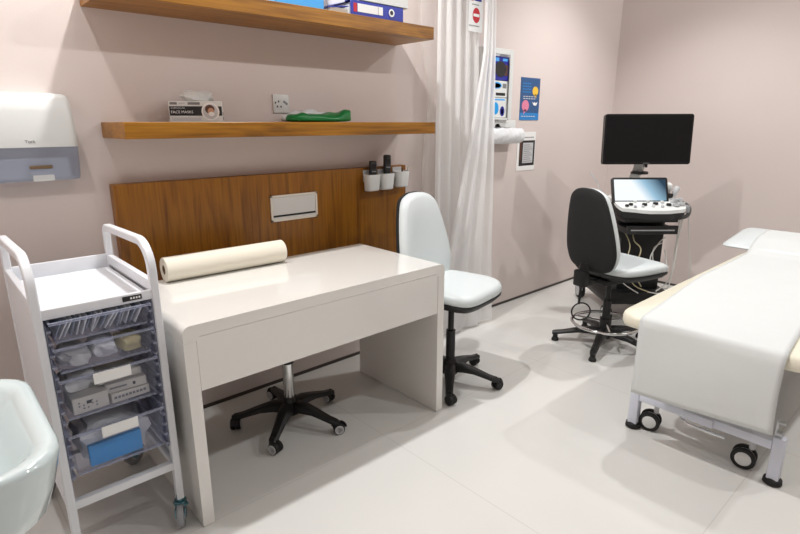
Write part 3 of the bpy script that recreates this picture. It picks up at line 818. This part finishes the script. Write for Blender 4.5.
MB().bb(-.19, .185, -.07, 0, .108, .158, .004).build('bracket', M['white'], t)
MB().lathe((-.02, -.062, .105), (0, -1, 0), [(0, .03), (0, .048), (.006, .046), (.008, .03)], 28).build('knob_disc', M['grey'], t)
n = 60
def roll_ring(h, r):
    return [Vector((h, -.075+ (r+.002*math.sin(5*a+h*40))*math.cos(a), .052+(r+.002*math.sin(4*a+h*55))*math.sin(a))) for a in [2*PI*i/n for i in range(n)]]
mb = MB(); mb.loft([roll_ring(-.19+.41*i/30, .053 + .0015*math.sin(i*1.7)) for i in range(31)]); mb.build('apron_roll', M['apron'], t, smooth=.9)

t = thing('poster', 'blue poster with yellow and pink speech bubbles on the wall', 'poster', (3.517, 0, 1.40))
MB().bb(-.120, .120, -.003, 0, 0, .300).build('sheet', M['pblue'], t)
MB().bb(-.120, .120, -.0036, -.003, 0, .052).build('footer', M['pblue2'], t)
def bubble(x, z, r, mt, tail):
    mb = MB()
    o = [(x+r*math.cos(2*PI*i/24), z+r*.92*math.sin(2*PI*i/24)) for i in range(24)]
    mb.prism(o, lambda u, v, h: (u, h, v), -.0040, -.003)
    mb.prism([(x-r*.3, z-r*.6), (x+r*.4, z-r*.6), (x+tail*r, z-r*1.45)], lambda u, v, h: (u, h, v), -.0040, -.003)
    mb.build('speech_bubble', M[mt], t)
bubble(.062, .208, .036, 'yellow', .4); bubble(-.055, .102, .044, 'pink', -.5)
mb = MB(); mb.prism([(.045, .11), (.03, .13), (.045, .124), (.06, .13), (.075, .122), (.095, .132), (.085, .108), (.065, .104)], lambda u, v, h: (u, h, v), -.0038, -.003); mb.build('logo', M['white_ink'], t)
mb = MB()
for j, z in enumerate((.255, .235, .215, .195)):
    for k in range(4): mb.bb(-.095+k*.026, -.095+k*.026+.019, -.0036, -.003, z, z+.008)
mb.build('title_print', M['pblue2'], t)
mb = MB()
for j, z in enumerate((.165, .15)):
    for k in range(5): mb.bb(-.085+k*.032, -.085+k*.032+.024, -.0036, -.003, z, z+.006)
mb.build('small_print', M['lgrey'], t)
mb = MB()
for k in range(6): mb.bb(-.1+k*.03, -.1+k*.03+.022, -.0042, -.0036, .024, .030)
mb.build('footer_print', M['lgrey'], t)

t = thing('notice', 'white notice sheet with a dark framed picture below the blue poster', 'poster', (3.505, 0, 1.03))
MB().bb(-.115, .115, -.003, 0, 0, .285).build('sheet', M['white_ink'], t)
MB().bb(-.088, .108, -.0036, -.003, .035, .222).build('dark_picture', M['black_ink'], t)
MB().bb(-.045, .085, -.0042, -.0036, .055, .205).build('text_block', M['lgrey'], t)
MB().bb(-.088, -.060, -.0044, -.0036, .08, .22).build('side_stripe', M['brown'], t)
mb = MB()
for j in range(9): mb.bb(-.035, .075-(j % 3)*.015, -.0048, -.0042, .066+j*.015, .070+j*.015)
mb.build('text_lines', M['grey_ink'], t)
mb = MB()
for k in range(6): mb.bb(-.06+k*.026, -.042+k*.026, -.0036, -.003, .240, .248)
mb.build('heading', M['grey_ink'], t)

# ------------------------------------------------------------------ things on the shelves
US, LS = 1.8675, 1.3835
t = thing('lever_arch_file', 'royal blue lever arch file lying on the upper shelf under the white binder', 'file', (1.815, -.165, US))
def arch_file(t, w_, d_, h_, body):
    mb = MB(); mb.bb(-w_/2, w_/2, -d_/2, -d_/2+.003, 0, h_, .001, 1); mb.bb(-w_/2, w_/2, -d_/2, d_/2, 0, .003, .001, 1); mb.bb(-w_/2, w_/2, -d_/2, d_/2, h_-.003, h_, .001, 1)
    mb.build('cover', body, t)
    MB().bb(-w_/2+.008, w_/2-.008, -d_/2+.02, d_/2-.01, .004, h_-.012).build('papers', M['paper'], t)
arch_file(t, .33, .25, .066, M['blue'])
MB().bb(-.148, -.128, -.1258, -.1252, .014, .052).build('red_mark', M['red'], t)
MB().bb(-.124, .030, -.1258, -.1252, .016, .052).build('spine_label', M['white_ink'], t)
MB().bb(.0, .0015, -.1262, -.1256, .016, .052).build('label_rule', M['black_ink'], t)
MB().lathe((.085, -.1252, .034), (0, -1, 0), [(0, .011), (0, .018), (.003, .018), (.003, .011)], 24).build('finger_ring', M['steel'], t)
MB().lathe((.085, -.1252, .034), (0, -1, 0), [(0, .003), (0, .0105), (.0034, .0105), (.0034, .003)], 20).build('finger_hole', M['black'], t)
t = thing('binder', 'white ring binder lying on top of the blue lever arch file', 'file', (1.857, -.168, US+.067))
arch_file(t, .31, .245, .058, M['white'])
tag(MB().box((0, 0, .14), (.245, .055, .28), .002, 1).build('box_file', M['sky'], loc=(1.38, -.262, US)), 'sky blue upright box file near the middle of the upper shelf', 'file')
t = thing('document_folder', 'dark blue folder of white papers leaning flat left of the blue lever arch file', 'file', (1.590, -.17, US))
MB().box((0, 0, .012), (.10, .22, .020), .001, 1).build('papers', M['paper'], t)
MB().box((.0, 0, .026), (.108, .23, .004), .001, 1, rot=Matrix.Rotation(R(-8), 3, 'Y')).build('cover', M['blue'], t)
MB().box((.0, .01, .055), (.10, .20, .03), .002, 1, rot=Matrix.Rotation(R(-16), 3, 'Y')).build('loose_papers', M['white_ink'], t)

# face mask box
t = thing('face_mask_box', 'white and black face mask box on the lower shelf', 'box', (.938, -.140, LS), R(-27))
d = (.212, .10, .086)
MB().box((0, .05, d[2]/2), d, .001, 1).build('carton', M['white'], t)
yy = -.0006
MB().bb(-.103, .104, yy, .0, .026, .064).build('black_band', M['black_ink'], t)
MB().bb(-.100, -.072, yy, .0, .070, .080).build('brand_block', M['grey_ink'], t)
MB().bb(-.03, .018, yy, .0, .070, .080).build('text_block', M['grey_ink'], t)
MB().bb(-.065, -.04, yy, .0, .072, .079).build('seal', M['lgrey'], t)
MB().bb(-.098, .02, yy, .0, .006, .020).build('lower_text', M['lgrey'], t)
def disc(x, z, rx, rz, mt, y0, y1, name):
    mb = MB(); mb.prism([(x+rx*math.cos(2*PI*i/28), z+rz*math.sin(2*PI*i/28)) for i in range(28)], lambda u, v, h: (u, h, v), y0, y1); return mb.build(name, M[mt], t)
disc(.058, .043, .036, .036, 'white_ink', -.0012, -.0006, 'photo_disc')
disc(.058, .042, .030, .030, 'lgrey', -.0018, -.0012, 'photo_ground')
disc(.056, .052, .019, .018, 'brown', -.0024, -.0018, 'photo_hair')
disc(.060, .042, .013, .016, 'skin', -.0030, -.0024, 'photo_face')
disc(.062, .033, .012, .009, 'white_ink', -.0036, -.0030, 'photo_mask')
text('SURGICAL', .0125, M['lgrey'], t, front_at(-.098, -.0009, .057), 'lettering', 'LEFT')
text('FACE MASKS', .0155, M['white_ink'], t, front_at(-.098, -.0009, .040), 'lettering', 'LEFT')
for z0 in (.010, .03): MB().bb(.1061, .1064, .02, .08, z0, z0+.012).build('end_print', M['grey_ink'], t)
# bag lying behind on top of the mask box
lump('plastic_bag', (.972, -.085, LS+.0868), (.068, .036, .024), M['bagf'], 11, 'pale blue plastic bag on top of the face mask box', 'bag')
# green film packet
t = thing('green_packet', 'crumpled green and white plastic packet lying on the lower shelf', 'packet', (1.548, -.150, LS))
def crumple(name, d, c, lift, material, seed):
    rnd = random.Random(seed); bm = bmesh.new(); bmesh.ops.create_icosphere(bm, subdivisions=4, radius=1)
    ph = [rnd.uniform(0, 6) for _ in range(5)]
    for v in bm.verts:
        p = v.co.copy(); q = Vector([math.copysign(abs(a)**.7, a) for a in p])
        w_ = 1 + .22*math.sin(5*p.x+ph[0]+2*p.y) + .16*math.sin(11*p.x-4*p.y+ph[1])
        z = (q.z*d[2]*w_ if q.z > 0 else q.z*d[2]*.35) + d[2]*.36
        if q.z > 0: z += lift*max(0, q.x-.45)**1.5*2.2*(1-.5*q.y*q.y)
        v.co = Vector((c[0]+q.x*d[0], c[1]+q.y*d[1]*(1+.06*math.sin(7*p.x+ph[2])), c[2]+z))
    mb = MB(); mb.bm.free(); mb.bm = bm
    return mb.build(name, material, t, smooth=.9)
crumple('film', (.180, .060, .031), (0, 0, 0), .050, M['green'], 2)
crumple('white_lining', (.150, .026, .037), (-.022, .070, 0), .010, M['apron'], 4)

# wall socket
t = thing('wall_socket', 'white square wall socket on the wall above the green packet', 'socket', (1.422, 0, 1.472))
MB().box((0, -.004, 0), (.088, .008, .088), .002).build('plate', M['white'], t)
for (x, z) in ((-.032, .004), (-.014, .010), (-.022, -.014), (-.002, -.014)):
    MB().box((x, -.0085, z), (.006, .002, .009), .0005, 1).build('pin_slot', M['black_ink'], t)
MB().box((.024, -.0095, .005), (.026, .004, .010), .001, 1, rot=Matrix.Rotation(R(35), 3, 'Y')).build('switch', M['grey'], t)

# handset cups on the panel's top edge
def cup(x, label, zoff=0, yb=PY):
    t = thing('wall_cup', label, 'holder', (x, yb-.001, 1.01+zoff), 0, 'white cups on the oak panel')
    mb = MB(); n = 32
    def rg_(z, w_, d_, inn=0):
        return [Vector((px, -d_/2-.004+py, z)) for px, py in [(p[0], p[1]) for p in rrect(w_-2*inn, d_-2*inn, min(w_, d_)*.42-inn, 6)]]
    mb.loft([rg_(0, .075, .058), rg_(.004, .082, .064), rg_(.09, .096, .072), rg_(.092, .096, .072, .001), rg_(.09, .096, .072, .003), rg_(.01, .082, .064, .003)])
    mb.build('cup', M['white'], t, smooth=.8)
    MB().bb(-.034, .034, -.0035, 0, .05, .114, .001, 1).build('bracket', M['lgrey'], t)
    return t
cup(1.925, 'leftmost white cup on the oak panel, holding a black handset')
cup(2.030, 'middle white cup on the oak panel, holding the taller black handset')
cup(2.145, 'rightmost white cup on the oak panel, holding small sticks', .006)
def handset(x, z, h, label):
    t = thing('telephone_handset', label, 'phone', (x, PY-.040, z), 0, 'black handsets in the wall cups')
    rt = Matrix.Rotation(R(4), 4, 'Y') @ Matrix.Rotation(R(-4), 4, 'X')
    MB().box((0, 0, h/2), (.047, .022, h), .008, 3).xf(rt).build('body', M['black'], t)
    MB().box((0, -.0113, h*.80), (.030, .001, .028), .0004, 1).xf(rt).build('display', M['screen'], t)
    for j in range(3):
        for k in range(3): MB().box((-.011+.011*k, -.0112, h*.62-.013*j), (.008, .0014, .006), .0005, 1).xf(rt).build('button', M['grey'] if j == 0 else M['bezel'], t)
handset(1.930, 1.020, .155, 'shorter black handset standing in the leftmost white cup')
handset(2.036, 1.020, .185, 'taller black handset standing in the middle white cup')
tag(MB().cyl((2.165, PY-.045, 1.03), (2.200, PY-.045, 1.132), .0045, .0045, 10).build('wooden_stick', M['rollp']), 'pale stick leaning out of the rightmost white cup', 'stick')
tag(MB().cyl((2.150, PY-.035, 1.03), (2.165, PY-.03, 1.124), .005, .005, 10).build('pen', M['brown']), 'dark brown pen in the rightmost white cup', 'pen')

# ------------------------------------------------------------------ ultrasound machine (local -y faces the room)
t = thing('ultrasound_machine', 'ultrasound machine with large black monitor and white control panel in the far corner', 'medical machine', (3.96-.122*.742, -.775+.122*.67, 0), -R(42.08))
def D(d): return d-3.885            # camera depth -> local y
def P3(px, py, d):                  # picture point at depth d -> local point
    X = (px-400)/538.71*d; 
    wz = 1.3736 + d*(-.2565+.9666*(267-py)/538.71)
    up_h = d*(267-py)/538.71
    fy = d*.9666 + up_h*.2565
    return X, fy, wz
MX = lambda px, d: (px-400)/538.71*d - 1.803
# monitor
MW, MH = .60, .335
mt_rot = Matrix.Translation((.0, -.12, 1.268)) @ Matrix.Rotation(R(-4), 4, 'X')
MON = mt_rot
q = MB(); q.prism(rrect(MW, MH, .016, 4), lambda u, v, h: (u, h, v), -.018, .018); q.prism(rrect(MW*.6, MH*.6, .04, 4), lambda u, v, h: (u, h, v), .018, .05)
q.xf(MON); mon = q.build('monitor', M['bezel'], t, smooth=.5)
MB().bb(-MW/2+.012, MW/2-.012, -.0192, -.0178, -MH/2+.018, MH/2-.012).xf(MON).build('screen', M['screen'], mon)
q = MB()
for k in range(6): q.bb(-.022+k*.0075, -.017+k*.0075, -.0196, -.0182, -MH/2+.006, -MH/2+.011)
q.xf(MON); q.build('monitor_mark', M['grey_ink'], mon)
q = MB(); q.tube(spline([(0, -.06, 1.16), (0, -.05, 1.10), (0, -.03, 1.05), (0, .02, .98), (0, .04, .88)], 5, False), 0, prof=[(-.022, -.03), (.022, -.03), (.022, .03), (-.022, .03)]); q.build('monitor_arm', M['white'], t)
q = MB(); q.lathe((0, -.06, 1.030), (0, 0, 1), [(0, .02), (0, .058), (.014, .058), (.018, .05), (.018, .02)], 28); q.build('arm_collar', M['black'], t)
MB().bb(.034, .046, -.075, -.055, 1.075, 1.10, .002).build('arm_knob', M['black'], t)
# touch panel
TP = Matrix.Translation((-.085, -.285, .940)) @ Matrix.Rotation(R(-22), 4, 'X')
q = MB(); q.prism(rrect(.372, .172, .012, 4), lambda u, v, h: (u, h, v), -.010, .012); q.xf(TP); tp = q.build('touch_panel', M['bezel'], t, smooth=.5)
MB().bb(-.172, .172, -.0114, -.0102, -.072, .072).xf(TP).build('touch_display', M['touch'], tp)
# control console: white deck with a waved front
front = [(-.26, -.34), (-.23, -.405), (-.15, -.415), (-.06, -.432), (.06, -.432), (.12, -.418), (.155, -.42), (.187, -.39), (.192, -.30), (.192, -.20)]
deck = [(p.x, p.y) for p in spline([Vector((a, b, 0)) for a, b in front], 4, False)] + [(.182, -.12), (.14, -.08), (-.20, -.08), (-.25, -.14)]
dz = lambda y: .826 + .42*min(max(y+.43, 0), .125) + .05*max(0, y+.305)
NX = 24
def deck_half(y):
    """left and right edge of the deck outline at depth y"""
    xs = []
    for (u0, v0), (u1, v1) in zip(deck, deck[1:]+deck[:1]):
        if (v0-y)*(v1-y) <= 0 and v0 != v1: xs.append(u0+(u1-u0)*(y-v0)/(v1-v0))
    return (min(xs), max(xs)) if len(xs) > 1 else (-.02, .02)
ys = [-.4315, -.425, -.415, -.40, -.38, -.35, -.32, -.306, -.29, -.24, -.16, -.085]
rings = []
for y in ys:
    xa, xb = deck_half(y)
    top = [Vector((xa+(xb-xa)*i/NX, y, dz(y))) for i in range(NX+1)]
    rings.append(top + [Vector((p.x, p.y, p.z-.022)) for p in reversed(top)])
q = MB(); q.loft(rings); q.build('control_deck', M['white'], t, smooth=.5)
q = MB(); q.loft([[Vector((u*.97, -.25+(v+.25)*.97, dz(v)-.062)) for u, v in deck], [Vector((u*.985, -.25+(v+.25)*.985, dz(v)-.0235)) for u, v in deck]]); q.build('deck_underside', M['black'], t, smooth=.6)
rnd = random.Random(3)
for (px, py_, r_, mt) in ((-.185, -.335, .011, 'black'), (-.14, -.30, .009, 'white'), (-.085, -.335, .013, 'black'), (-.11, -.36, .007, 'lgrey'), (-.045, -.30, .009, 'lgrey'), (.0, -.325, .014, 'black'), (.035, -.36, .008, 'lgrey'), (.055, -.31, .010, 'white'), (.09, -.34, .013, 'black'), (.13, -.305, .009, 'lgrey'), (.155, -.345, .010, 'white'), (-.03, -.355, .008, 'white'), (-.22, -.35, .010, 'black'), (.19, -.32, .008, 'lgrey'), (-.165, -.365, .007, 'grey')):
    MB().lathe((px*.9, py_-.03, dz(py_-.03)), (0, 0, 1), [(0, r_*1.2), (.010, r_*1.2), (.014, r_), (.014, r_*.3)], 18).build('control_knob', M[mt], t)
q = MB()
for k in range(5): q.box((.085+.012*k, -.378, dz(-.378)+.002), (.009, .006, .003))
q.build('key_row', M['grey'], t)
# probe holders at the right of the deck
q = MB(); q.bb(.176, .226, -.37, -.10, .80, .848, .006); q.build('holder_rail', M['grey'], t)
q = MB(); q.tube(spline([(.16, -.34, .76), (.216, -.36, .78), (.238, -.33, .83), (.238, -.22, .85), (.20, -.14, .84)], 5, False), .013, 10); q.build('grab_handle', M['dgrey'], t)
for (x, y) in ((.128, -.375), (.168, -.365), (.135, -.325), (.172, -.315)):
    MB().lathe((x, y, dz(y)), (0, 0, 1), [(0, .020), (.018, .022), (.018, .014), (.004, .012)], 20).build('probe_cup', M['lgrey'], t)
    MB().lathe((x, y, dz(y)+.004), (0, 0, 1), [(0, .006), (.011, .0115), (.0125, .0115), (.0125, .004)], 16).build('cup_opening', M['black'], t)
q = MB(); q.lathe((.142, -.19, .915), (0, 0, 1), [(-.02, .012), (0, .022), (.02, .034), (.045, .036), (.06, .030), (.068, .015)], 24); q.build('gel_cap', M['white'], t)
q = MB(); q.box((.130, -.240, .900), (.055, .05, .03), .008); q.build('dark_holder', M['black'], t)
q = MB(); q.lathe((.170, -.235, .890), (.35, 0, 1), [(0, .010), (.03, .018), (.06, .020), (.075, .014)], 18); q.build('transducer', M['lgrey'], t)
# body
MB().box((0, .02, .50), (.34, .42, .58), .02).build('cabinet', M['black'], t)
MB().bb(-.20, .165, -.36, .0, .735, .765, .006).build('tray_shelf', M['black'], t)
q = MB(); q.bb(-.185, .155, -.385, -.10, .66, .70, .008); q.bb(-.185, .155, -.39, -.37, .66, .718, .004); q.build('keyboard_drawer', M['black'], t)
MB().bb(-.16, .13, -.392, -.389, .684, .692).build('drawer_trim', M['steel'], t)
MB().box((0, .03, .17), (.46, .60, .10), .03).build('wheel_base', M['black'], t)
MB().box((-.16, -.02, .40), (.06, .36, .40), .015).build('side_cover', M['dgrey'], t)
for (x, y) in ((-.22, -.27), (.22, -.27), (-.22, .30), (.22, .30)):
    q = MB(); q.cyl((x, y, .10), (x, y, .15), .02); q.tube([(x, y+.055*math.cos(R(a)), .062+.055*math.sin(R(a))) for a in range(10, 171, 20)], 0, prof=[(-.004, -.02), (.004, -.02), (.004, .02), (-.004, .02)])
    h = q.build('caster', M['grey'], t)
    MB().lathe((x-.022, y, .062), (1, 0, 0), [(0, .045), (0, .058), (.004, .061), (.04, .061), (.044, .058), (.044, .045)], 32).build('tyre', M['rubber'], h)
    MB().lathe((x-.024, y, .062), (1, 0, 0), [(0, .01), (0, .044), (.048, .044), (.048, .01)], 28).build('wheel_disc', M['lgrey'], h)
# aerial-like probe cable guide at the left
MB().tube(spline([(-.24, -.10, .84), (-.28, -.06, .95), (-.335, -.02, 1.04)], 5, False), .004, 8).build('cable_guide', M['lgrey'], t)
# cables
def cable(pts, r_, mt, nm='cable'): MB().tube(spline([Vector((p[0]-.02, p[1], p[2])) for p in pts], 8, False), r_*.75, 8).build(nm, M[mt], t)
cable([(.235, -.32, .80), (.215, -.33, .62), (.20, -.34, .40), (.17, -.33, .24), (.05, -.33, .24)], .006, 'cablew')
cable([(.275, -.30, .80), (.30, -.31, .60), (.34, -.30, .38), (.33, -.25, .25), (.2, -.2, .23)], .005, 'cablew')
cable([(.25, -.25, .80), (.24, -.26, .55), (.22, -.28, .33), (.12, -.3, .235)], .006, 'cablew')
cable([(.19, -.20, .60), (.10, -.30, .58), (.04, -.33, .48), (.08, -.34, .36), (.16, -.32, .40), (.18, -.24, .52)], .006, 'cablew')
cable([(.17, -.20, .56), (.08, -.28, .54), (.07, -.32, .45), (.12, -.33, .36), (.19, -.30, .42)], .005, 'cablew')
cable([(-.05, -.21, .66), (-.07, -.30, .60), (-.03, -.33, .54), (-.06, -.33, .40), (.0, -.33, .28)], .006, 'cabley')
cable([(-.10, -.21, .64), (-.09, -.29, .56), (-.12, -.33, .44), (-.06, -.34, .30), (.06, -.33, .24)], .005, 'cabley')
cable([(-.15, -.2, .5), (-.13, -.31, .42), (-.14, -.34, .32), (-.02, -.34, .235)], .005, 'cablew')
